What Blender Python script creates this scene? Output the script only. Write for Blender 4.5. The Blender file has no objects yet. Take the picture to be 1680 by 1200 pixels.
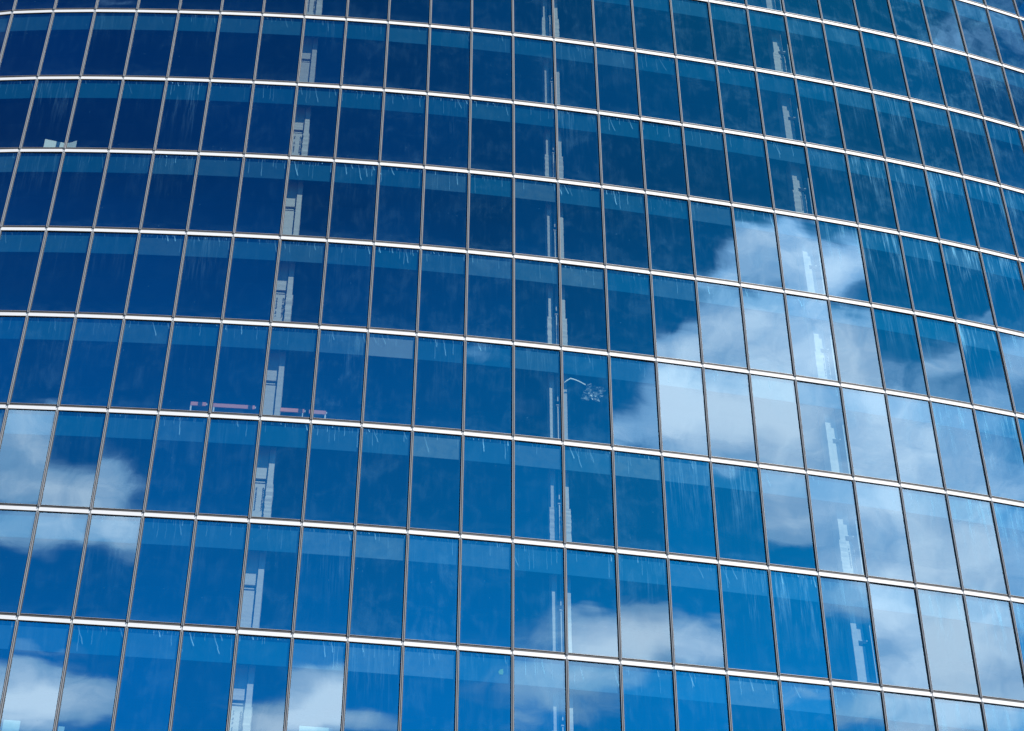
import bpy, math, random
from mathutils import Vector
random.seed(7)
R = math.radians
scene = bpy.context.scene

# ------------------------------------------------------------------ camera
cam_data = bpy.data.cameras.new("camera")
cam = bpy.data.objects.new("camera", cam_data)
scene.collection.objects.link(cam)
cam.location = (0.0, 0.0, 1.6)
cam.rotation_euler = (R(90) + 0.7811557, 0.0, 0.0)
cam_data.sensor_fit = 'HORIZONTAL'
cam_data.sensor_width = 36.0
cam_data.lens = 36.0*3678.26/1680.0
cam_data.clip_start, cam_data.clip_end = 0.5, 6000.0
scene.camera = cam

# ------------------------------------------------------------------ view
scene.view_settings.view_transform = 'Standard'
scene.view_settings.look = 'None'
scene.view_settings.gamma = 1.0
scene.view_settings.exposure = 1.1
scene.render.engine = 'CYCLES'
scene.cycles.max_bounces = 8
scene.cycles.diffuse_bounces = 3
scene.cycles.glossy_bounces = 3
scene.cycles.transparent_max_bounces = 12
scene.cycles.caustics_reflective = False
scene.cycles.caustics_refractive = False

# ------------------------------------------------------------------ sun
SUN_AZ, SUN_EL = 42.0, 58.0        # azimuth from -Y (behind the photographer) towards +X
sun_data = bpy.data.lights.new("sun", 'SUN')
sun_data.energy, sun_data.angle, sun_data.color = 5.0, R(0.5), (1.0, 0.965, 0.92)
sun = bpy.data.objects.new("sun", sun_data)
scene.collection.objects.link(sun)
to_sun = Vector((math.sin(R(SUN_AZ))*math.cos(R(SUN_EL)), -math.cos(R(SUN_AZ))*math.cos(R(SUN_EL)), math.sin(R(SUN_EL))))
sun.rotation_euler = to_sun.to_track_quat('Z', 'Y').to_euler()
sun.location = to_sun*200

# ------------------------------------------------------------------ node helpers
class NT:
    def __init__(s, tree):
        s.t = tree; s.t.nodes.clear()
    def n(s, kind, **kw):
        nd = s.t.nodes.new(kind)
        for k, v in kw.items(): setattr(nd, k, v)
        return nd
    def set(s, sock, v):
        if hasattr(v, 'links'): s.t.links.new(v, sock)
        else: sock.default_value = v
    def m(s, op, a, b=None, c=None, clamp=False):
        nd = s.n('ShaderNodeMath', operation=op, use_clamp=clamp)
        for i, v in enumerate((a, b, c)):
            if v is not None: s.set(nd.inputs[i], v)
        return nd.outputs[0]
    def v(s, op, a, b=None, c=None):
        nd = s.n('ShaderNodeVectorMath', operation=op)
        for i, x in enumerate((a, b, c)):
            if x is not None: s.set(nd.inputs[i], x)
        return nd.outputs['Value'] if op in ('DOT_PRODUCT', 'LENGTH') else nd.outputs[0]
    def xyz(s, x, y, z=0.0):
        nd = s.n('ShaderNodeCombineXYZ')
        for i, v in enumerate((x, y, z)): s.set(nd.inputs[i], v)
        return nd.outputs[0]
    def sep(s, v):
        nd = s.n('ShaderNodeSeparateXYZ'); s.set(nd.inputs[0], v)
        return nd.outputs
    def noise(s, vec, scale, detail=3.0, rough=0.5, dist=0.0):
        nd = s.n('ShaderNodeTexNoise')
        s.set(nd.inputs['Vector'], vec); s.set(nd.inputs['Scale'], scale)
        nd.inputs['Detail'].default_value = detail; nd.inputs['Roughness'].default_value = rough
        nd.inputs['Distortion'].default_value = dist
        return nd.outputs['Fac']
    def ramp(s, x, a, b, lo=0.0, hi=1.0, kind='SMOOTHSTEP'):
        nd = s.n('ShaderNodeMapRange', interpolation_type=kind)
        for k, v in zip(('Value', 'From Min', 'From Max', 'To Min', 'To Max'), (x, a, b, lo, hi)): s.set(nd.inputs[k], v)
        return nd.outputs[0]
    def white(s, vec):
        nd = s.n('ShaderNodeTexWhiteNoise', noise_dimensions='3D'); s.set(nd.inputs['Vector'], vec)
        return nd.outputs['Value']
    def mixc(s, f, a, b, mode='MIX'):
        nd = s.n('ShaderNodeMix', data_type='RGBA', blend_type=mode)
        s.set(nd.inputs[0], f); s.set(nd.inputs[6], a); s.set(nd.inputs[7], b)
        return nd.outputs[2]

# ------------------------------------------------------------------ sky with drifting cumulus
# each cloud puff: azimuth, elevation (degrees), half widths, weight
PUFFS = [
    (-12.97, 41.98, 2.31, 0.34, 0.96),
    (-13.00, 41.36, 2.27, 0.38, 0.66),
    (-12.76, 40.47, 2.50, 0.40, 0.66),
    (-9.64, 40.50, 1.85, 0.34, 0.72),
    (-6.58, 40.87, 1.47, 0.46, 0.72),
    (-6.19, 39.99, 1.70, 0.28, 0.60),
    (-9.24, 39.63, 2.48, 0.31, 0.66),
    (-12.22, 39.16, 2.64, 0.34, 0.48),
    (-9.39, 35.34, 2.90, 0.67, 1.19),
    (-9.82, 34.84, 2.54, 0.42, 1.06),
    (-6.57, 35.29, 1.68, 0.50, 0.46),
    (-8.72, 36.48, 1.76, 0.17, 0.33),
    (4.84, 36.44, 0.96, 0.47, 0.77),
    (4.75, 35.52, 2.45, 0.42, 0.99),
    (6.02, 36.12, 1.77, 0.47, 0.94),
    (8.59, 35.48, 2.50, 0.20, 0.66),
    (2.44, 35.76, 1.72, 0.20, 0.44),
    (17.68, 36.56, 2.43, 0.50, 0.44),
    (20.61, 38.53, 1.71, 0.34, 0.77),
    (21.18, 37.98, 2.37, 0.47, 1.04),
    (23.56, 37.86, 2.31, 0.47, 1.12),
    (25.64, 37.43, 1.94, 0.30, 0.83),
    (21.13, 36.98, 2.00, 0.25, 0.77),
    (18.64, 36.85, 2.40, 0.59, 0.44),
    (23.49, 36.79, 1.29, 0.25, 0.66),
    (17.86, 35.72, 1.70, 0.25, 0.55),
    (20.33, 36.23, 2.01, 0.37, 0.39),
    (15.19, 44.76, 1.44, 0.24, 0.50),
    (17.53, 44.06, 1.27, 0.43, 0.30),
    (23.31, 43.21, 1.06, 0.34, 0.84),
    (21.02, 43.32, 0.69, 0.34, 0.25),
    (31.73, 47.62, 1.73, 0.34, 0.90),
    (34.37, 47.32, 1.54, 0.21, 0.62),
    (33.39, 46.94, 2.05, 0.43, 0.90),
    (29.52, 46.94, 1.38, 0.40, 0.76),
    (36.90, 46.57, 1.63, 0.61, 1.10),
    (34.37, 46.23, 1.51, 0.43, 0.67),
    (26.59, 45.12, 1.58, 0.40, 0.83),
    (28.68, 45.75, 1.60, 0.55, 1.03),
    (30.93, 45.50, 1.64, 0.55, 0.90),
    (33.25, 44.93, 1.97, 0.69, 0.65),
    (36.06, 44.64, 2.12, 0.77, 0.59),
    (37.50, 44.32, 1.65, 0.77, 0.55),
    (25.85, 44.31, 1.31, 0.69, 1.10),
    (26.17, 43.20, 1.54, 0.69, 1.17),
    (28.36, 43.28, 1.79, 0.92, 1.38),
    (30.58, 43.19, 1.82, 0.84, 1.10),
    (31.81, 42.94, 1.62, 0.92, 0.70),
    (36.35, 42.89, 1.81, 0.92, 0.70),
    (37.34, 42.63, 1.92, 1.07, 0.55),
    (42.88, 43.82, 1.86, 0.38, 0.61),
    (43.10, 43.01, 2.67, 0.55, 0.55),
    (43.10, 42.16, 2.25, 0.55, 0.48),
    (47.42, 44.79, 1.75, 0.28, 0.61),
    (51.31, 43.41, 1.77, 0.55, 0.61),
    (47.99, 42.37, 1.71, 0.55, 0.48),
    (31.14, 41.29, 1.55, 0.84, 1.17),
    (31.58, 40.17, 1.29, 0.69, 1.15),
    (33.89, 40.21, 1.63, 1.07, 0.85),
    (36.84, 40.21, 2.09, 0.92, 0.85),
    (40.08, 40.03, 2.00, 0.69, 0.61),
    (39.28, 39.04, 2.18, 0.55, 0.61),
    (43.31, 39.73, 1.83, 0.77, 0.61),
    (44.11, 39.01, 1.88, 0.61, 0.48),
    (28.61, 41.87, 1.27, 0.28, 0.62),
    (36.44, 38.17, 1.99, 0.61, 0.97),
    (33.98, 38.43, 1.60, 0.46, 0.72),
    (39.44, 37.04, 2.16, 1.07, 1.03),
    (36.14, 36.52, 1.64, 0.77, 0.79),
    (43.02, 36.86, 2.09, 0.92, 0.67),
    (46.77, 37.46, 1.84, 0.92, 0.37),
    (43.16, 35.03, 2.03, 0.55, 0.72),
    (39.63, 35.27, 2.15, 0.55, 0.79),
    (36.44, 35.13, 1.65, 0.38, 0.61),
    (30.82, 36.24, 1.45, 0.28, 0.43),
    (56.21, 52.02, 8.40, 1.07, 0.34),
    (56.57, 50.42, 6.24, 1.07, 0.28),
    (51.60, 51.30, 3.37, 0.92, 0.30),
    (-12.88, 52.82, 1.80, 0.18, 0.30),
    (-35.51, 51.29, 2.52, 1.07, 0.80),
    (26.30, 50.65, 1.29, 0.34, 0.25),
    (26.17, 49.57, 1.27, 0.31, 0.20),
    (28.59, 50.11, 1.43, 0.24, 0.20),
    (33.67, 37.16, 1.31, 0.61, -0.50),
    (43.08, 46.28, 1.97, 0.77, -0.35),
    (37.35, 45.59, 2.35, 0.38, -0.20),
    (43.72, 43.39, 1.22, 0.61, -0.40),
    (31.94, 44.95, 6.07, 2.29, 0.27),
    (36.39, 41.03, 5.30, 2.75, 0.33),
    (37.35, 36.93, 4.75, 2.29, 0.30),
    (44.11, 42.10, 5.01, 2.45, 0.15),
    (28.42, 43.74, 3.06, 1.38, 0.29),
    (40.28, 38.31, 4.36, 1.68, 0.38),
    (43.43, 36.20, 2.82, 1.68, 0.43),
    (36.59, 35.94, 3.61, 0.77, 0.36),
    (33.67, 35.41, 1.77, 0.38, 0.37),
    (51.12, 43.13, 2.23, 1.84, 0.37),
    (40.39, 41.38, 3.18, 0.92, 0.37),
    (-9.88, 35.88, 2.60, 0.24, 0.40),
    (-13.00, 39.35, 2.11, 0.61, 0.42),
    (6.44, 35.53, 2.49, 0.37, 0.66),
    (2.66, 35.43, 1.36, 0.30, 0.66),
    (5.66, 35.87, 1.76, 0.42, 0.55),
    (21.35, 37.59, 3.39, 0.76, 0.44),
    (23.94, 37.69, 2.30, 0.50, 0.38),
    (34.20, 44.22, 3.75, 1.38, 0.20),
    (43.74, 37.53, 2.56, 1.22, 0.30),
    (39.77, 35.93, 3.13, 0.92, 0.36),
    (-9.33, 40.86, 1.97, 0.61, 0.50),
    (-10.15, 40.13, 2.65, 0.46, 0.45),
    (-6.61, 40.10, 1.84, 0.46, 0.40),
    (-6.48, 41.35, 1.34, 0.61, 0.40),
    (-12.53, 41.12, 2.22, 0.77, 0.40),
    (-8.76, 34.97, 2.81, 0.50, 0.44),
    (4.90, 35.91, 2.11, 0.67, 0.44),
    (6.39, 36.13, 1.77, 0.50, 0.44),
    (31.99, 44.01, 2.74, 0.92, 0.41),
    (39.70, 42.86, 2.74, 0.92, 0.29),
    (43.15, 41.53, 3.02, 0.84, 0.40),
    (43.72, 40.60, 2.70, 0.69, 0.35),
    (47.53, 40.74, 2.05, 0.92, 0.35),
    (47.13, 39.25, 1.95, 0.77, 0.35),
    (36.91, 41.59, 2.44, 0.61, 0.45),
    (33.58, 41.95, 1.92, 0.61, 0.37),
    (39.27, 40.90, 2.24, 0.61, 0.35),
    (43.96, 38.41, 2.63, 0.69, 0.35),
    (26.02, 43.83, 1.55, 0.92, 0.40),
    (30.55, 44.44, 1.86, 0.77, 0.30),
    (43.86, 44.31, 2.03, 0.46, 0.25),
    (29.05, 40.44, 1.02, 0.92, -0.50),
    (25.75, 41.05, 1.74, 0.92, -0.30),
    (36.07, 44.17, 2.41, 0.61, -0.25),
    (37.09, 43.44, 1.58, 0.46, -0.20),
]
world = bpy.data.worlds.new("World"); scene.world = world; world.use_nodes = True
w = NT(world.node_tree)
out = w.n('ShaderNodeOutputWorld'); bg = w.n('ShaderNodeBackground')
sky = w.n('ShaderNodeTexSky'); sky.sky_type = 'NISHITA'; sky.sun_disc = False
sky.sun_elevation, sky.sun_rotation = R(SUN_EL), R(180.0 - SUN_AZ)
sky.air_density, sky.dust_density, sky.ozone_density = 1.0, 0.3, 3.0
d = w.n('ShaderNodeTexCoord').outputs['Generated']
dx, dy, dz = w.sep(d)
az = w.m('MULTIPLY', w.m('ARCTAN2', dx, w.m('MULTIPLY', dy, -1.0)), 180/math.pi)
el = w.m('MULTIPLY', w.m('ARCSINE', dz), 180/math.pi)
wob = w.noise(w.v('MULTIPLY', d, (1.0, 1.0, 1.0)), 16.0, 2.0, 0.5)
wob2 = w.noise(w.v('ADD', d, (5.0, 2.0, 1.0)), 16.0, 2.0, 0.5)
q = w.xyz(w.m('MULTIPLY_ADD', wob, 3.0, w.m('ADD', az, -1.5)), w.m('MULTIPLY_ADD', wob2, 1.6, w.m('ADD', el, -0.8)), 0.0)
acc = 0.0
for a0, e0, ra, re, wt in PUFFS:
    p = w.v('MULTIPLY_ADD', q, (1/ra, 1/re, 0.0), (-a0/ra, -e0/re, 0.0))
    acc = w.m('MULTIPLY_ADD', w.m('POWER', 0.36788, w.v('DOT_PRODUCT', p, p)), wt, acc)
nz = w.xyz(w.m('MULTIPLY', az, 0.85), el, 3.7)
fb = w.noise(nz, 0.55, 7.0, 0.64, 0.4)
fb2 = w.noise(nz, 0.17, 2.0, 0.5)
tex = w.m('ADD', w.m('MULTIPLY_ADD', fb, 1.5, -0.75), w.m('MULTIPLY_ADD', fb2, 0.8, -0.4))
soft = w.m('MULTIPLY', w.ramp(acc, 0.02, 0.45), w.ramp(acc, 0.55, 1.3, 1.0, 0.7))
dens = w.m('MULTIPLY_ADD', tex, soft, acc)
cov = w.ramp(dens, 0.16, 0.78, 0.0, 0.94)
blue = w.n('ShaderNodeHueSaturation'); blue.inputs['Saturation'].default_value = 1.45
w.set(blue.inputs['Color'], sky.outputs[0])
blue = w.mixc(1.0, blue.outputs[0], w.mixc(w.ramp(el, 39.0, 51.0), (0.0, 0.78, 0.77, 1.0), (0.0, 0.60, 0.83, 1.0)), 'MULTIPLY')
deep = w.m('MULTIPLY', w.ramp(el, 36.0, 48.8, 1.47, 0.40, 'LINEAR'), w.m('MULTIPLY', w.ramp(el, 49.5, 57.0, 1.0, 0.8), w.ramp(el, 8.0, 33.0, 0.12, 1.0)))      # polarised: darker high up
blue = w.v('SCALE', blue, None)
w.set(blue.node.inputs['Scale'], deep)
cl = w.mixc(w.ramp(w.m('MULTIPLY_ADD', tex, 0.95, dens), 0.55, 2.15), (2.6, 4.9, 7.2, 1.0), (8.8, 10.0, 10.8, 1.0))
w.set(bg.inputs['Color'], w.mixc(cov, blue, cl))
bg.inputs['Strength'].default_value = 0.107
w.set(out.inputs['Surface'], bg.outputs[0])
world.cycles.sampling_method = 'MANUAL'; world.cycles.sample_map_resolution = 512

# ---- facade geometry: a gently convex, faceted curtain wall (pure maths) ----
PANE_W, STOREY, ROW0_Z, CAM_Z = 1.5, 3.9464, 64.8233, 1.6
HEAD = [-8.866, -4.334, -1.359, 0.564, 1.818, 2.683, 3.352, 3.952, 4.554, 5.19, 5.864, 6.56, 7.255, 7.925, 8.55,
        9.117, 9.628, 10.097, 10.551, 11.028, 11.576, 12.247, 13.09, 14.144, 15.43, 16.939, 18.621, 20.37, 22.01]
HEAD[0] = -13.5
HEAD[1] = -7.5
C0, C1 = -2, 27                    # first and last mullion line
QT = [0.01768, -0.0167, -0.04164, 0.02155, -0.08023, 0.0443, -0.08191, -0.02995, 0.00275, 0.00698, 0.00406, -0.19477, -0.01721, 0.01672]
QZ = [0.06464, -0.05776, -0.18095, 0.1629, 0.04768, -0.03172, -0.00982, 0.03618, -0.22366, 0.40569, 0.13284, -0.01786, -0.05903, 0.12372]
EXPS = [(0,0),(0,1),(0,2),(0,3),(1,0),(1,1),(1,2),(1,3),(2,0),(2,1),(2,2),(3,0),(3,1),(4,0)]
PLAN = {12: (0.0305, 48.5539)}
for _c in range(12, C1):
    _h = math.radians(HEAD[_c - C0]); PLAN[_c+1] = (PLAN[_c][0] + PANE_W*math.cos(_h), PLAN[_c][1] + PANE_W*math.sin(_h))
for _c in range(11, C0-1, -1):
    _h = math.radians(HEAD[_c - C0]); PLAN[_c] = (PLAN[_c+1][0] - PANE_W*math.cos(_h), PLAN[_c+1][1] - PANE_W*math.sin(_h))

def heading(c):                    # of the facet that holds c
    return math.radians(HEAD[min(max(math.floor(c), C0), C1-1) - C0])

def node_heading(c):               # at a mullion line: mean of both facets
    return 0.5*(heading(c) + heading(c - 1 if c > C0 else c))

def node(r, c):                    # mullion line c (integer) meets floor line r (any real)
    u = (c - 12)/12.0; v = (min(max(r, -4.5), 8.6) - 3)/4.0
    dt = sum(q*u**i*v**j for q, (i, j) in zip(QT, EXPS)); dz = sum(q*u**i*v**j for q, (i, j) in zip(QZ, EXPS))
    h = heading(c); x, y = PLAN[c]
    return (x + dt*math.cos(h), y + dt*math.sin(h), CAM_Z + ROW0_Z - STOREY*r + dz)

def at(r, c, depth=0.0):           # point on (depth behind) the glass
    k = min(max(math.floor(c), C0), C1-1); t = c - k
    a, b = node(r, k), node(r, k+1)
    dx, dy = b[0]-a[0], b[1]-a[1]; L = math.hypot(dx, dy)
    return (a[0] + dx*t - dy/L*depth, a[1] + dy*t + dx/L*depth, a[2] + (b[2]-a[2])*t)
# ---- end of facade geometry ----

# ------------------------------------------------------------------ materials
def mat(name):
    m = bpy.data.materials.new(name); m.use_nodes = True
    return m, NT(m.node_tree)

def principled(name, col, rough=0.5, metal=0.0, var=0.15, scale=6.0, bump=0.0, bscale=40.0, stretch=(1, 1, 1), spec=0.5):
    m, t = mat(name)
    o = t.n('ShaderNodeOutputMaterial'); b = t.n('ShaderNodeBsdfPrincipled')
    tc = t.v('MULTIPLY', t.n('ShaderNodeTexCoord').outputs['Object'], stretch)
    f = t.noise(tc, scale, 5.0, 0.6)
    c2 = tuple(x*(1-var) for x in col); c1 = tuple(min(1, x*(1+var)) for x in col)
    t.set(b.inputs['Base Color'], t.mixc(f, (*c2, 1), (*c1, 1)))
    b.inputs['Roughness'].default_value = rough; b.inputs['Metallic'].default_value = metal
    b.inputs['Specular IOR Level'].default_value = spec
    if bump:
        bn = t.n('ShaderNodeBump'); bn.inputs['Strength'].default_value = 0.6; bn.inputs['Distance'].default_value = bump
        t.set(bn.inputs['Height'], t.noise(tc, bscale, 4.0, 0.6)); t.set(b.inputs['Normal'], bn.outputs[0])
    t.set(o.inputs['Surface'], b.outputs[0])
    return m

M_CAP = principled('white_coated_aluminium', (0.58, 0.572, 0.566), 0.6, 0, 0.06, 1.5, spec=0.2)
M_FIN = principled('grey_anodised_aluminium', (0.235, 0.245, 0.262), 0.75, 0.0, 0.16, 2.0, spec=0.12)
M_BEAD = principled('glazing_bead', (0.17, 0.165, 0.16), 0.5, 0, 0.1)
M_GASKET = principled('black_rubber_gasket', (0.012, 0.012, 0.014), 0.7, 0, 0.2)
M_JOINT = principled('joint_sealant', (0.06, 0.055, 0.05), 0.7, 0, 0.2)
def band_material():
    m, t = mat('blue_spandrel_panel')
    o = t.n('ShaderNodeOutputMaterial'); b = t.n('ShaderNodeBsdfDiffuse')
    f = t.n('ShaderNodeAttribute', attribute_name='pale').outputs['Fac']
    nz = t.noise(t.n('ShaderNodeTexCoord').outputs['Object'], 3.0, 5.0, 0.65)
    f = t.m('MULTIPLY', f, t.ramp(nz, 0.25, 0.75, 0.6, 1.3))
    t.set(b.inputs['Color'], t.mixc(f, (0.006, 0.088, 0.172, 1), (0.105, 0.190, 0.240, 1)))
    t.set(o.inputs['Surface'], b.outputs[0]); return m
M_BAND = band_material()
M_BAND2 = principled('pale_spandrel', (0.13, 0.22, 0.27), 0.8, 0, 0.12, 5.0, 0.002, 60)
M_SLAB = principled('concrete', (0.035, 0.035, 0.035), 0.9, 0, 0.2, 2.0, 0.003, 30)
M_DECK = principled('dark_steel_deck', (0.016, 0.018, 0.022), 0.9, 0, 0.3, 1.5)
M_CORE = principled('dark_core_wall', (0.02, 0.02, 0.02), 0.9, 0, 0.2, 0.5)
M_FIRE = principled('sprayed_fireproofing', (0.50, 0.48, 0.45), 0.95, 0, 0.14, 9.0, 0.012, 45)
M_NOTCH = principled('shaded_steel', (0.07, 0.10, 0.12), 0.8, 0, 0.2)  # dark tone; on the open column's web it stands in for shade
M_BOLT = principled('bolt_steel', (0.05, 0.06, 0.08), 0.6, 0.3, 0.2)
M_PIPE = principled('galvanised_conduit', (0.45, 0.46, 0.46), 0.7, 0.0, 0.1)
M_PLANK = principled('pinkish_timber', (0.70, 0.26, 0.22), 0.8, 0, 0.18, 3.0, 0.001, 40, (1, 1, 8))
M_POST = principled('white_painted_post', (0.75, 0.76, 0.74), 0.6, 0, 0.06)
M_SHEET = principled('pale_sheeting', (0.66, 0.72, 0.70), 0.6, 0, 0.08, 4.0)
M_TEAL = principled('pale_cyan_board', (0.30, 0.50, 0.50), 0.7, 0, 0.2, 14.0)
M_GREEN = principled('green_mark', (0.08, 0.34, 0.14), 0.7, 0, 0.2)
M_GROUND = principled('paving', (0.05, 0.05, 0.05), 0.9, 0, 0.2, 0.3)

def glass_material():
    m, t = mat('dusty_tinted_glass')
    o = t.n('ShaderNodeOutputMaterial')
    def attr(nm): return t.n('ShaderNodeAttribute', attribute_name=nm).outputs['Fac']
    uvn = t.n('ShaderNodeUVMap', uv_map='pane'); u, v, _ = t.sep(uvn.outputs[0])
    pid, dust, streak, drip, hgt = attr('pid'), attr('dust'), attr('streak'), attr('drip'), attr('hgt')
    pz = t.m('MULTIPLY', pid, 91.7)
    P = t.xyz(u, v, pz)
    # --- slight roller-wave and pillowing of the pane: bends what it mirrors
    uc = t.m('SUBTRACT', t.m('MULTIPLY', u, 1/0.75), 1.0); vc = t.m('SUBTRACT', t.m('MULTIPLY', v, 1/1.97), 1.0)
    pil = t.m('MULTIPLY', t.m('ADD', t.m('POWER', t.m('ABSOLUTE', uc), 4.0), t.m('POWER', t.m('ABSOLUTE', vc), 6.0)), 0.00055)
    wav = t.m('MULTIPLY', t.noise(t.v('MULTIPLY', P, (0.9, 0.9, 1)), 0.8, 1.0, 0.4), 0.0022)
    wav2 = t.m('MULTIPLY', t.noise(t.v('MULTIPLY', P, (1.0, 3.0, 1)), 1.0, 1.0, 0.4), 0.00012)
    bn = t.n('ShaderNodeBump'); bn.inputs['Strength'].default_value = 1.0; bn.inputs['Distance'].default_value = 1.0
    t.set(bn.inputs['Height'], t.m('ADD', t.m('ADD', pil, wav), wav2))
    # --- coated, tinted glass
    lw = t.n('ShaderNodeLayerWeight'); lw.inputs['Blend'].default_value = 0.5
    fac = t.ramp(lw.outputs['Facing'], 0.25, 1.0, 0.32, 0.75, 'LINEAR')
    tr = t.n('ShaderNodeBsdfTransparent'); tr.inputs['Color'].default_value = (0.84, 0.96, 0.93, 1)
    gl = t.n('ShaderNodeBsdfGlossy'); gl.inputs['Color'].default_value = (0.66, 0.83, 1.0, 1); gl.inputs['Roughness'].default_value = 0.0
    t.set(gl.inputs['Normal'], bn.outputs[0])
    g = t.n('ShaderNodeMixShader'); t.set(g.inputs[0], t.m('MULTIPLY', fac, t.m('MULTIPLY_ADD', t.white(t.xyz(pz, 1.7, 0.3)), 0.22, 0.90))); t.set(g.inputs[1], tr.outputs[0]); t.set(g.inputs[2], gl.outputs[0])
    # --- dust film, rain streaks, drips under the transom
    grain = t.ramp(t.noise(t.v('MULTIPLY', P, (1.6, 1.0, 1)), 34.0, 2.0, 0.6), 0.35, 0.75, 0.55, 1.5)
    haze = t.ramp(t.m('MULTIPLY_ADD', t.noise(t.v('MULTIPLY', P, (6.0, 0.7, 1)), 1.3, 3.0, 0.6), 0.3, t.m('MULTIPLY', t.noise(t.v('MULTIPLY', P, (1.0, 0.7, 1)), 1.5, 6.0, 0.65, 0.5), 0.8)), 0.50, 0.80)
    film = t.m('MULTIPLY', t.m('MULTIPLY', t.m('ADD', t.m('MULTIPLY', haze, 0.055), 0.001), grain), dust)
    up = t.m('ADD', u, t.m('MULTIPLY', v, -0.02))
    sn = t.m('MULTIPLY_ADD', t.noise(t.xyz(t.m('MULTIPLY', up, 24.0), t.m('MULTIPLY', v, 0.9), pz), 1.0, 4.0, 0.65), 0.55,
             t.m('MULTIPLY', t.noise(t.xyz(t.m('MULTIPLY', up, 4.5), t.m('MULTIPLY', v, 0.35), t.m('ADD', pz, 9.0)), 1.0, 3.0, 0.6), 0.6))
    s1 = t.ramp(sn, 0.56, 0.82)
    fade = t.ramp(t.m('ADD', v, t.m('MULTIPLY', t.noise(t.xyz(t.m('MULTIPLY', u, 2.2), 0.0, pz), 1.0, 2.0), 2.5)), 1.0, 4.3, 1.0, 0.05)
    stk = t.m('MULTIPLY', t.m('MULTIPLY', s1, fade), t.m('MULTIPLY', streak, 0.55))
    # drips: narrow runs that start under the transom and lean with the wind
    def runs(cell, slant, wid, lmax, seed, keep):
        wg = t.m('MULTIPLY_ADD', t.noise(t.xyz(seed, t.m('MULTIPLY', v, 5.0), pz), 1.0, 1.0), 0.05, -0.025)
        uu = t.m('MULTIPLY', t.m('ADD', t.m('SUBTRACT', u, t.m('MULTIPLY', v, t.m('MULTIPLY', t.m('MULTIPLY_ADD', pid, 1.3, 0.2), slant))), wg), 1/cell)
        k = t.m('FLOOR', uu); fr = t.m('SUBTRACT', uu, k)
        r1 = t.white(t.xyz(k, seed, pz)); r2 = t.white(t.xyz(k, seed+3.3, pz)); r3 = t.white(t.xyz(k, seed+7.7, pz))
        cen = t.m('MULTIPLY_ADD', r2, 0.6, 0.2)
        dist = t.m('MULTIPLY', t.m('ABSOLUTE', t.m('SUBTRACT', fr, cen)), cell)
        ln = t.m('MULTIPLY_ADD', t.m('POWER', r3, 2.2), lmax, 0.10)
        rel = t.m('DIVIDE', t.m('SUBTRACT', v, 0.06), ln)
        body = t.m('MULTIPLY', t.ramp(dist, wid*0.35, wid, 1.0, 0.0), t.ramp(rel, 0.9, 1.0, 1.0, 0.0))
        body = t.m('MULTIPLY', body, t.ramp(rel, 0.0, 0.9, 0.35, 1.0))
        return t.m('MULTIPLY', t.m('MULTIPLY', body, t.m('MULTIPLY_ADD', r2, 1.1, 0.35)), t.m('GREATER_THAN', r1, keep))
    dr = t.m('ADD', runs(0.23, 0.24, 0.020, 0.75, 1.1, 0.70), t.m('MULTIPLY', runs(0.13, 0.02, 0.013, 0.9, 5.2, 0.60), 0.6))
    dr = t.m('ADD', dr, t.m('MULTIPLY', runs(0.06, 0.0, 0.012, 0.22, 9.4, 0.55), 0.35))
    dr = t.m('MULTIPLY', dr, t.m('MULTIPLY', drip, 0.34))
    # dirt that gathers along the frame, mostly the sill and the jambs
    eu = t.m('MINIMUM', u, t.m('SUBTRACT', 1.5, u))
    jamb = t.m('MULTIPLY', t.ramp(eu, 0.05, 0.12, 1.0, 0.0), t.ramp(t.noise(t.v('MULTIPLY', P, (3, 0.6, 1)), 1.5, 3.0), 0.35, 0.7))
    sill = t.m('MULTIPLY', t.ramp(t.m('SUBTRACT', hgt, v), 0.1, 0.75, 1.0, 0.0), t.ramp(t.noise(t.v('MULTIPLY', P, (1, 2, 1)), 2.0, 4.0), 0.3, 0.7))
    edge = t.m('MULTIPLY', t.m('ADD', t.m('MULTIPLY', jamb, 0.04), t.m('MULTIPLY', sill, 0.045)), t.m('MULTIPLY_ADD', dust, 0.6, 0.3))
    spk = t.n('ShaderNodeTexVoronoi'); spk.inputs['Scale'].default_value = 7.0; t.set(spk.inputs['Vector'], P)
    rc = t.sep(spk.outputs['Color'])[0]
    speck = t.m('MULTIPLY', t.m('MULTIPLY', t.ramp(spk.outputs['Distance'], 0.05, 0.11, 1.0, 0.0), t.m('GREATER_THAN', rc, 0.965)), 0.22)
    dirt = t.m('ADD', t.m('ADD', film, stk), t.m('ADD', t.m('ADD', dr, edge), speck))
    dirt = t.m('MINIMUM', dirt, 0.6)
    df = t.n('ShaderNodeBsdfDiffuse'); df.inputs['Color'].default_value = (0.20, 0.52, 0.72, 1)
    mx = t.n('ShaderNodeMixShader'); t.set(mx.inputs[0], dirt); t.set(mx.inputs[1], g.outputs[0]); t.set(mx.inputs[2], df.outputs[0])
    t.set(o.inputs['Surface'], mx.outputs[0])
    return m
M_GLASS = glass_material()

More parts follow.
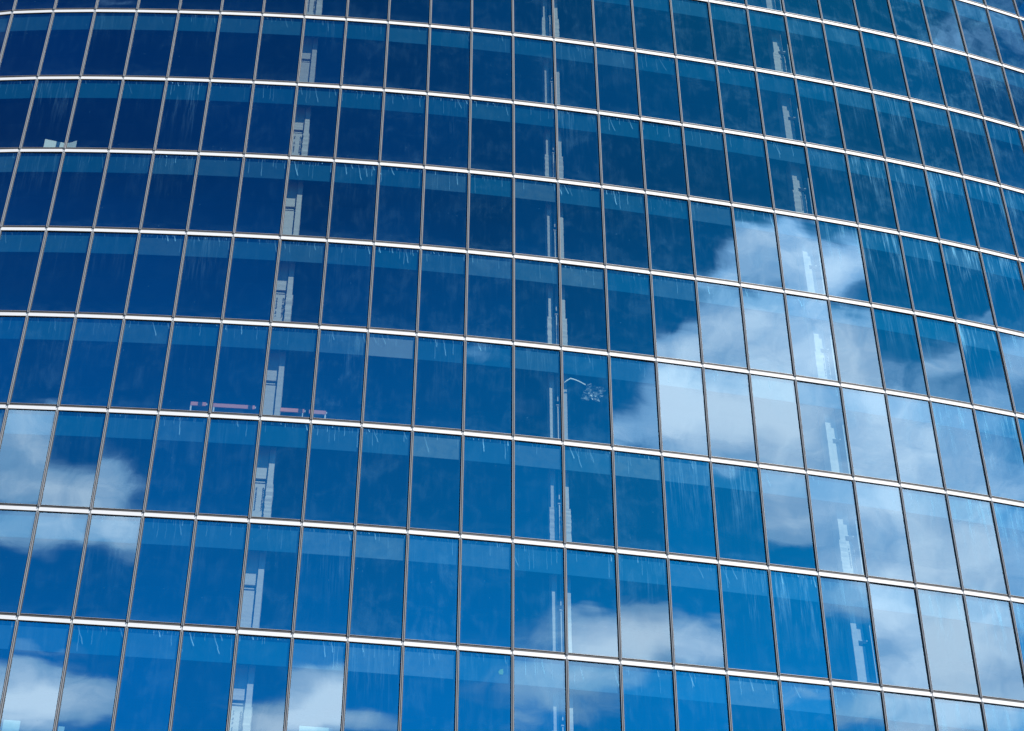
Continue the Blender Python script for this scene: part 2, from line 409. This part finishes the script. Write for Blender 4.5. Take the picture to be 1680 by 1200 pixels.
def film_material():                 # thin, crumpled clear plastic
    m, t = mat('crumpled_clear_plastic')
    o = t.n('ShaderNodeOutputMaterial'); tc = t.n('ShaderNodeTexCoord').outputs['Object']
    b = t.n('ShaderNodeBsdfPrincipled'); b.inputs['Base Color'].default_value = (0.75, 0.85, 0.88, 1); b.inputs['Roughness'].default_value = 0.3
    tr = t.n('ShaderNodeBsdfTransparent'); tr.inputs['Color'].default_value = (0.9, 0.97, 1, 1)
    f = t.ramp(t.noise(tc, 11.0, 4.0, 0.6), 0.40, 0.72, 0.02, 0.5)
    mx = t.n('ShaderNodeMixShader'); t.set(mx.inputs[0], f); t.set(mx.inputs[1], tr.outputs[0]); t.set(mx.inputs[2], b.outputs[0])
    t.set(o.inputs['Surface'], mx.outputs[0])
    return m
M_FILM = film_material()

# ------------------------------------------------------------------ mesh helpers
class MB:
    def __init__(s): s.v, s.f, s.mi = [], [], []
    def poly(s, pts, mi=0):
        k = len(s.v); s.v += pts; s.f.append(tuple(range(k, k+len(pts)))); s.mi.append(mi)
    def hexa(s, p, mi=0):            # p: 8 corners, bottom ring 0-3, top ring 4-7
        k = len(s.v); s.v += p
        for q in ((0,3,2,1), (4,5,6,7), (0,1,5,4), (1,2,6,5), (2,3,7,6), (3,0,4,7)):
            s.f.append(tuple(k+i for i in q)); s.mi.append(mi)
    def build(s, name, mats, parent=None, smooth=False):
        me = bpy.data.meshes.new(name); me.from_pydata(s.v, [], s.f); me.update()
        for m in (mats if isinstance(mats, (list, tuple)) else [mats]): me.materials.append(m)
        me.polygons.foreach_set('material_index', s.mi)
        if smooth: me.polygons.foreach_set('use_smooth', [True]*len(s.f))
        ob = bpy.data.objects.new(name, me); scene.collection.objects.link(ob)
        if parent: ob.parent = parent
        return ob

def tag(o, label=None, cat=None, group=None, kind=None):
    for k, v in (('label', label), ('category', cat), ('group', group), ('kind', kind)):
        if v: o[k] = v
    return o

def empty(name, loc=(0, 0, 0)):
    o = bpy.data.objects.new(name, None); o.empty_display_size = 0.5; o.location = loc
    scene.collection.objects.link(o); return o

def strip_box(mb, ra, rb, c0, c1, z0, z1, d0, d1, mi=0, row_of=None):
    """box along one facet between c0 and c1 (same facet), heights z0..z1 above row ra's level, depths d0 (outer)..d1 (inner)"""
    def pt(c, dz, dp):
        x, y, z = at(ra, c, dp); return (x, y, z+dz)
    mb.hexa([pt(c0,z0,d0), pt(c1,z0,d0), pt(c1,z0,d1), pt(c0,z0,d1), pt(c0,z1,d0), pt(c1,z1,d0), pt(c1,z1,d1), pt(c0,z1,d1)], mi)

ROWS = range(-4, 9)                  # floor lines built
RMIN, RMAX = -4, 9

def to_pixel(p):                     # used only to tell which panes the photo shows largest
    s, c = math.sin(0.7811557), math.cos(0.7811557)
    x, y, z = p[0], p[1], p[2]-CAM_Z
    dep = y*c + z*s
    return 840 + 3678.26*x/dep, 600 - 3678.26*(z*c - y*s)/dep

# ------------------------------------------------------------------ ground
g = MB(); S = 2500.0
g.poly([(-S,-S,0), (S,-S,0), (S,S,0), (-S,S,0)])
tag(g.build('ground', M_GROUND), kind='structure')

# ------------------------------------------------------------------ the tower
tower = empty('office_tower', (at(8, 12)[0], at(8, 12)[1], 0.0))
tag(tower, 'curved glass office tower with white horizontal bands, filling the whole view', 'building')
base = tower.location.copy()
def part(mb, name, mats, parent=tower, smooth=False, label=None, kind=None):
    o = mb.build(name, mats, parent, smooth)
    if parent is tower: o.location = -base
    return tag(o, label=label, kind=kind)

# ---- glass panes
HEAVY = {(20,1):.8, (21,1):.7, (22,1):.9, (20,2):1.0, (21,2):.6, (22,2):1.3, (23,2):1.0, (24,2):.8, (21,0):.5, (19,2):.7, (22,3):1.4, (23,3):.9,
         (22,4):1.3, (21,4):1.0, (21,5):.9, (20,5):.5, (22,5):1.1, (21,6):1.0, (22,6):1.2, (20,6):.6, (21,3):.35, (23,4):1.2, (20,3):.3, (23,1):.8,
         (20,7):.7, (21,7):.6, (18,6):.6, (19,7):.6, (16,6):.6, (17,6):.7, (24,1):.7, (25,0):.6, (24,0):.6, (23,0):.5, (23,-1):.5, (24,-1):.6, (15,5):.5, (16,5):.6}
def pane_data(r, c):
    rnd = random.Random(c*131 + r*977 + 5)
    dust = rnd.uniform(0.25, 0.85) + (0.25 if c >= 7 else 0.0) + (0.35 if rnd.random() < 0.18 and c >= 8 else 0.0)
    if r < 4: dust *= 0.35 + 0.65*min(max((c - 4)/12.0, 0.0), 1.0)
    if c >= 19 and r <= 1: dust += 0.45
    if c >= 22 and r <= -1: dust += 1.1
    st = HEAVY.get((c, r), rnd.uniform(0.0, 0.10)*(3 if rnd.random() < 0.12 else 1) + (0.15 if c >= 19 else 0))
    dp = (0.30 if c < 4 else 1.0)*rnd.uniform(0.45, 1.15)*(0.45 if r < 1 else 1.0)
    if c >= 19: dp *= 0.35
    return rnd, rnd.random(), dust, st, dp
def add_pane(r, c, store):
    rnd, pid, dust, st, dp = pane_data(r, c)
    a, b, cc, dd = at(r+1, c), at(r+1, c+0.99999), at(r, c+0.99999), at(r, c)
    h = heading(c); nx, ny = math.sin(h), -math.cos(h)
    tu, tv = rnd.gauss(0, 0.0030)*1.5, rnd.gauss(0, 0.0014)*3.9
    offs = (0.0, tu, tu+tv, tv); mn = min(offs)
    q = [(p[0]-nx*(o-mn), p[1]-ny*(o-mn), p[2]) for p, o in zip((a, b, cc, dd), offs)]
    hg = dd[2]-a[2]
    uv = [(0, hg), (1.5, hg), (1.5, 0), (0, 0)]
    store.append((q, uv, pid, dust, st, dp, hg))
def pane_object(store, name):
    mb = MB()
    for s in store: mb.poly(s[0])
    o = part(mb, name, M_GLASS); me = o.data
    ul = me.uv_layers.new(name='pane')
    ul.data.foreach_set('uv', [x for s in store for p in s[1] for x in p])
    for k, nm in ((2, 'pid'), (3, 'dust'), (4, 'streak'), (5, 'drip'), (6, 'hgt')):
        at_ = me.attributes.new(nm, 'FLOAT', 'FACE'); at_.data.foreach_set('value', [s[k] for s in store])
    return o
cand = []
for r in range(RMIN, RMAX):
    for c in range(C0, C1):
        px = [to_pixel(at(rr, cc)) for rr, cc in ((r, c), (r, c+0.99999), (r+1, c+0.99999), (r+1, c))]
        px = [(min(max(x, 0), 1680), min(max(y, 0), 1200)) for x, y in px]
        area = abs(sum(px[i][0]*px[(i+1) % 4][1] - px[(i+1) % 4][0]*px[i][1] for i in range(4)))/2
        cand.append((area, r, c))
cand.sort(reverse=True)
for area, r, c in cand[:100]:
    st = []; add_pane(r, c, st); pane_object(st, 'glass_pane')
rest = []
for area, r, c in cand[100:]: add_pane(r, c, rest)
tag(pane_object(rest, 'glass_pane'), kind='stuff')

# ---- transoms: white cap, dark recess above, slim bead; one per floor line
for r in range(RMIN+1, RMAX):
    cap, gk, bd, jt = MB(), MB(), MB(), MB()
    for c in range(C0, C1):
        g0, g1 = c+0.007, c+0.993
        strip_box(cap, r, r, g0, g1, -0.066, 0.066, -0.026, 0.012)
        strip_box(gk, r, r, c, c+0.99999, 0.066, 0.158, -0.004, 0.012)
        strip_box(gk, r, r, c, c+0.99999, -0.096, -0.0662, -0.006, 0.012)
        strip_box(bd, r, r, c+0.035, c+0.965, 0.158, 0.172, -0.014, 0.012)
        strip_box(jt, r, r, c, c+0.99999, -0.063, 0.063, -0.0195, 0.0115)
    tp = part(cap, 'transom', M_CAP)
    for mb, nm, m in ((gk, 'gasket', M_GASKET), (bd, 'glazing_bead', M_BEAD), (jt, 'joint_cover', M_JOINT)):
        mb.build(nm, m, tp)

# ---- mullions: two slim fins with a dark groove between, stopping at each transom
def mull_section(c, r, lat, dep, dz):
    x, y, z = node(r, c); h = node_heading(c)
    return (x + math.cos(h)*lat - math.sin(h)*dep, y + math.sin(h)*lat + math.cos(h)*dep, z + dz)
for c in range(C0+1, C1):
    fin, gk = MB(), MB()
    for r in range(RMIN, RMAX-1):
        for mb, l0, l1, d0, d1 in ((fin, -0.028, -0.012, -0.060, 0.012), (fin, 0.012, 0.028, -0.057, 0.012), (gk, -0.054, -0.0282, -0.010, 0.014),
                                   (gk, 0.0282, 0.050, -0.010, 0.014), (fin, -0.0118, 0.0118, -0.016, 0.011)):
            P8 = []
            for rr, dz in ((r+1, 0.0665), (r, -0.0665)):
                P8 += [mull_section(c, rr, l, d_, dz) for l, d_ in ((l0, d0), (l1, d0), (l1, d1), (l0, d1))]
            mb.hexa(P8)
    mp = part(fin, 'mullion', M_FIN)
    gk.build('gasket', M_GASKET, mp)

# ---- spandrel bands just behind the head of each storey's glass
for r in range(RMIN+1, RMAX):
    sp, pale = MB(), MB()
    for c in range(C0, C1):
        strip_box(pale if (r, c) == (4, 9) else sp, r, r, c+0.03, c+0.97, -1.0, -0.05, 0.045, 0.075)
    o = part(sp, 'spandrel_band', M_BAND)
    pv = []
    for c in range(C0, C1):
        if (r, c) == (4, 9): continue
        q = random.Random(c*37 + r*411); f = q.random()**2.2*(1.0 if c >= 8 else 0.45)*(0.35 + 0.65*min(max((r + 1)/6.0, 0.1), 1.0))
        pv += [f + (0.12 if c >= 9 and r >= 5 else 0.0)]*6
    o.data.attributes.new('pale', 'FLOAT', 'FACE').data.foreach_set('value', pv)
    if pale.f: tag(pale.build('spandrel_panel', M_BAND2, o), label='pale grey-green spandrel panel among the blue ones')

# ---- floor slabs with a ribbed steel deck under them
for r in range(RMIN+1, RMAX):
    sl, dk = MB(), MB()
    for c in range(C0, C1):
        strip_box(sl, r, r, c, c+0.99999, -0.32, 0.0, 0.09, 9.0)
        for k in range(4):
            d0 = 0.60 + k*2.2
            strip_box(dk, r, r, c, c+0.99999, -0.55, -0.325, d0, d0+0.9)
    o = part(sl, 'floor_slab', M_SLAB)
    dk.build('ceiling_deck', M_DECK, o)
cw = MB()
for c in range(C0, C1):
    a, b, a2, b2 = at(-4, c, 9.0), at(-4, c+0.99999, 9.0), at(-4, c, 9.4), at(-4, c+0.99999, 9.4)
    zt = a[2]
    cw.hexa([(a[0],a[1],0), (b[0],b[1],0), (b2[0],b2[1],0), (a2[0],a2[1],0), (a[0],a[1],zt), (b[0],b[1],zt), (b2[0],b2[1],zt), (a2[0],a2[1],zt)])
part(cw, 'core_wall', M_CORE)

# ---- fireproofed steel columns close behind the glass
def rough_box(mb, r, c0, c1, d0, d1, z0, z1, amp, rnd, step=0.07):
    """upright sprayed member on storey r..r+1; its long edges are ragged by amp"""
    n = max(2, int((z1-z0)/step)); rings = []
    for i in range(n+1):
        z = z0 + (z1-z0)*i/n; j = [rnd.uniform(-amp, amp) for _ in range(6)]
        pts = []
        for c, dp in ((c0, d0), (c1, d0), (c1, d1), (c0, d1)):
            k = j[0] if c == c0 else j[1]
            x, y, zz = at(r+1, c + k/1.5, dp + (j[2] if dp == d0 else 0)*0.6); pts.append((x, y, zz+z))
        rings.append(pts)
    b = len(mb.v)
    for ring in rings: mb.v += ring
    for i in range(n):
        for q in range(4):
            a0, a1 = b+4*i+q, b+4*i+(q+1) % 4
            mb.f.append((a0, a1, a1+4, a0+4)); mb.mi.append(0)
    mb.f.append((b+3, b+2, b+1, b)); mb.mi.append(0)
    e = b+4*n; mb.f.append((e, e+1, e+2, e+3)); mb.mi.append(0)
def bolt_rows(r, cs, dp, z0, z1, n, rnd):
    mb = MB()
    for c in cs:
        for i in range(n):
            z = z0 + (z1-z0)*(i+rnd.uniform(-.15, .15))/n
            if rnd.random() < 0.15: continue
            w_ = rnd.uniform(0.012, 0.024); ring = []
            for k in range(6):
                an = k*math.pi/3
                for dd in (dp-0.02, dp+0.01):
                    x, y, zz = at(r+1, c + w_*math.cos(an)/1.5, dd); ring.append((x, y, zz + z + 1.1*w_*math.sin(an)))
            b = len(mb.v); mb.v += ring
            mb.f.append(tuple(b+2*k for k in range(6))); mb.mi.append(0)
            for k in range(6):
                k2 = (k+1) % 6; mb.f.append((b+2*k, b+2*k+1, b+2*k2+1, b+2*k2)); mb.mi.append(0)
    return mb
def smooth_box(mb, r, c0, c1, d0, d1, z0, z1): strip_box(mb, r+1, r+1, c0, c1, z0, z1, d0, d1)
def column(r, kind):
    spl = (r % 2 == 1)                # every second storey carries the lumpy bolted splice
    rnd = random.Random(r*17 + len(kind)); zt = STOREY - 0.45
    fl, web, plate, extra = MB(), MB(), MB(), MB()
    bolts = None
    if kind == 'face':               # plate seen flat, one flange on its right
        rough_box(fl, r, 7.250, 7.358, 0.28, 0.75, 0, zt, 0.003, rnd)
        rough_box(web, r, 6.985, 7.236, 0.345, 0.75, 1.93, zt, 0.003, rnd)
        rough_box(web, r, 6.985, 7.232, 0.345, 0.75, 0.0, 1.72, 0.003, rnd)
        smooth_box(extra, r, 6.99, 7.243, 0.40, 0.74, 1.71, 1.94)
        smooth_box(plate, r, 6.985, 7.236, 0.372, 0.398, 1.80, 1.835)
        if spl:
            rough_box(fl, r, 7.246, 7.378, 0.262, 0.60, 0.0, 1.66, 0.012, rnd)
            bolts = bolt_rows(r, (7.06, 7.19), 0.345, 0.75, 1.62, 12, rnd)
    elif kind == 'open':             # two flange edges; the web between is coloured dark for its shade
        rough_box(fl, r, 12.780, 12.876, 0.28, 0.75, 0, zt, 0.003, rnd)
        rough_box(fl, r, 13.037, 13.140, 0.28, 0.75, 0, zt, 0.003, rnd)
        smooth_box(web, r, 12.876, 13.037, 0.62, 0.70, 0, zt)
        smooth_box(extra, r, 12.952, 12.972, 0.40, 0.43, 0.0, 1.95); smooth_box(extra, r, 12.952, 12.972, 0.40, 0.43, 2.12, zt)
        smooth_box(plate, r, 12.93, 12.985, 0.385, 0.45, 1.93, 1.96)
        if spl:
            rough_box(fl, r, 12.750, 12.898, 0.268, 0.60, 0.0, 1.66, 0.010, rnd)
            rough_box(fl, r, 13.020, 13.170, 0.268, 0.60, 0.0, 1.66, 0.010, rnd)
    else:                            # flange on the left, plate, then a thin conduit
        rough_box(fl, r, 18.630, 18.742, 0.28, 0.75, 0, zt, 0.003, rnd)
        rough_box(web, r, 18.748, 18.885, 0.35, 0.75, 1.93, zt, 0.003, rnd)
        rough_box(web, r, 18.746, 18.890, 0.35, 0.75, 0.0, 1.72, 0.003, rnd)
        smooth_box(plate, r, 18.750, 18.945, 0.33, 0.44, 1.90, 1.935)
        smooth_box(extra, r, 19.012, 19.028, 0.28, 0.31, 0.0, zt)
        if spl:
            rough_box(fl, r, 18.600, 18.748, 0.265, 0.60, 0.0, 1.66, 0.011, rnd)
            rough_box(web, r, 18.746, 18.912, 0.335, 0.60, 0.0, 1.60, 0.012, rnd)
            bolts = bolt_rows(r, (18.80, 18.885), 0.335, 0.7, 1.55, 12, rnd)
    o = part(fl, 'column', M_FIRE)
    web.build('web_plate', M_FIRE if kind != 'open' else M_NOTCH, o)
    if extra.f: extra.build('recess_panel' if kind == 'face' else 'conduit', M_NOTCH if kind == 'face' else M_PIPE, o)
    plate.build('bracket', M_PIPE, o)
    if bolts: bolts.build('bolt_rows', M_BOLT, o)
for r in range(-2, 8):
    for kind in ('face', 'open', 'edge'):
        column(r, kind)
# ------------------------------------------------------------------ loose things behind the glass
def placed(mb_build, name, r, c, dp):
    """Empty on the floor below storey r at (c, dp); parts built in world space are shifted under it"""
    x, y, z = at(r+1, c, dp); return empty(name, (x, y, z))
def sub(mb, name, m, root, smooth=False):
    o = mb.build(name, m, root, smooth); o.location = -root.location; return o
RAILS = [(5.555, 5.865, 1.00, [5.567], 'short pink guard plank on a white post, leftmost above the white band'),
         (6.010, 6.840, 0.98, [6.028], 'longest pink guard plank, on a white post, between two mullions'),
         (7.330, 7.835, 0.96, [7.800], 'pink guard plank ending against the right side of the grey column'),
         (7.930, 8.270, 0.95, [8.262], 'short pink guard plank crossing behind a mullion, rightmost of four')]
for c0, c1, zt, posts, lab in RAILS:
    root = placed(None, 'guard_rail', 4, c0, 0.50)
    tag(root, lab, 'guard rail', 'pink guard planks at one floor edge')
    pk = MB(); n = 0
    segs = [c0] + [k for k in range(math.ceil(c0), math.floor(c1)+1)] + [c1]
    for a, b in zip(segs, segs[1:]): strip_box(pk, 5, 5, a+1e-6, b-1e-6, zt-0.145, zt, 0.48, 0.52)
    sub(pk, 'plank', M_PLANK, root)
    for cp in posts:
        po = MB(); strip_box(po, 5, 5, cp-0.014, cp+0.014, 0.0, zt-0.15, 0.485, 0.525); strip_box(po, 5, 5, cp-0.03, cp+0.03, 0.0, 0.012, 0.46, 0.55)
        sub(po, 'post', M_POST, root)
    cl = MB(); strip_box(cl, 5, 5, c1+0.006, c1+0.022, zt-0.11, zt-0.04, 0.485, 0.515); sub(cl, 'clamp', M_POST, root)
# folded pale sheet on an upper floor
root = placed(None, 'plastic_sheet', 1, 1.9, 0.42); tag(root, 'pale folded plastic sheet standing on an upper floor at the left', 'plastic sheet')
sh = MB()
for (ca, za, da), (cb, zb, db) in (((1.43, 1.06, .37), (1.88, .97, .47)), ((1.88, .97, .47), (1.99, .95, .44)), ((2.0, .95, .44), (2.165, 1.0, .38))):
    pts = []
    for c, z, dd in ((ca, 0, da), (cb-1e-5, 0, db), (cb-1e-5, 0, db+0.012), (ca, 0, da+0.012), (ca, za, da), (cb-1e-5, zb, db), (cb-1e-5, zb, db+0.012), (ca, za, da+0.012)):
        x, y, zz = at(2, c, dd); pts.append((x, y, zz+z))
    sh.hexa(pts)
sub(sh, 'sheet', M_SHEET, root)
for (c0, c1, zt, lab) in ((3.015, 3.31, .80, 'pale cyan board at the bottom left corner, wider of two there'), (4.005, 4.11, .72, 'narrow pale cyan board beside a mullion at the bottom left'),
                          (8.24, 8.82, 1.27, 'pale cyan board at the bottom edge under the white cloud')):
    root = placed(None, 'insulation_board', 7, c0, 0.4); tag(root, lab, 'board', 'pale boards standing on the lowest floor')
    b_ = MB(); strip_box(b_, 8, 8, c0, c1, 0.0, zt, 0.38, 0.43); sub(b_, 'board', M_TEAL, root)
# crumpled clear plastic caught behind one pane
root = placed(None, 'plastic_bag', 4, 13.6, 0.1); tag(root, 'crumpled clear plastic bag hanging behind one dark pane by a strand', 'plastic bag')
rnd = random.Random(11); bag = MB(); N = 12
outline = lambda u_, v_: (13.47 + 0.40*u_ + 0.05*math.sin(5*v_+1) - 0.05*u_*v_, 4.338 + 0.165*v_ + 0.022*u_ - 0.02*math.sin(3*u_))
grid = []
for i in range(N+1):
    for j in range(N+1):
        u_, v_ = i/N, j/N; c, r = outline(u_ + rnd.uniform(-.03, .03), v_ + rnd.uniform(-.03, .03))
        if i in (0, N): c += rnd.uniform(-.02, .02)
        if j in (0, N): r += rnd.uniform(-.012, .012)
        grid.append(at(r, c, 0.10 + rnd.uniform(-.035, .045)))
for layer in (0, 1):
    k0 = len(bag.v); bag.v += [(x, y + layer*0.03*math.sin(7*i_), z) for i_, (x, y, z) in enumerate(grid)] if layer else grid
    for i in range(N):
        for j in range(N):
            if layer == 0 and 4 <= i <= 7 and 1 <= j <= 5 and (i+j) % 2 == 0 and i != 4: continue
            a = k0 + i*(N+1)+j; bag.f.append((a, a+1, a+N+2, a+N+1)); bag.mi.append(0)
sub(bag, 'bag', M_FILM, root)
tp = MB(); path = [(13.06, 4.345), (13.10, 4.325), (13.19, 4.293), (13.28, 4.300), (13.38, 4.316), (13.50, 4.343)]
for (ca, ra), (cb, rb) in zip(path, path[1:]):
    wd = 0.0055
    tp.hexa([at(ra+wd, ca, .06), at(rb+wd, cb-1e-4, .06), at(rb+wd, cb-1e-4, .07), at(ra+wd, ca, .07), at(ra-wd, ca, .06), at(rb-wd, cb-1e-4, .06), at(rb-wd, cb-1e-4, .07), at(ra-wd, ca, .07)])
sub(tp, 'strand', M_SHEET, root)
# small green mark on one spandrel near the bottom
root = empty('mark', at(7.16, 11.79, 0.04)); tag(root, 'small bright green mark on a spandrel panel near the bottom centre', 'mark')
st = MB(); ring = [(11.745, 7.165), (11.775, 7.145), (11.83, 7.135), (11.842, 7.165), (11.825, 7.185), (11.77, 7.185)]
ft = [at(r, c, .036) for c, r in ring]; bk = [at(r, c, .044) for c, r in ring]
st.poly(ft); st.poly(bk[::-1])
for i in range(6): st.poly([ft[i], ft[(i+1) % 6], bk[(i+1) % 6], bk[i]])
sub(st, 'face', M_GREEN, root)
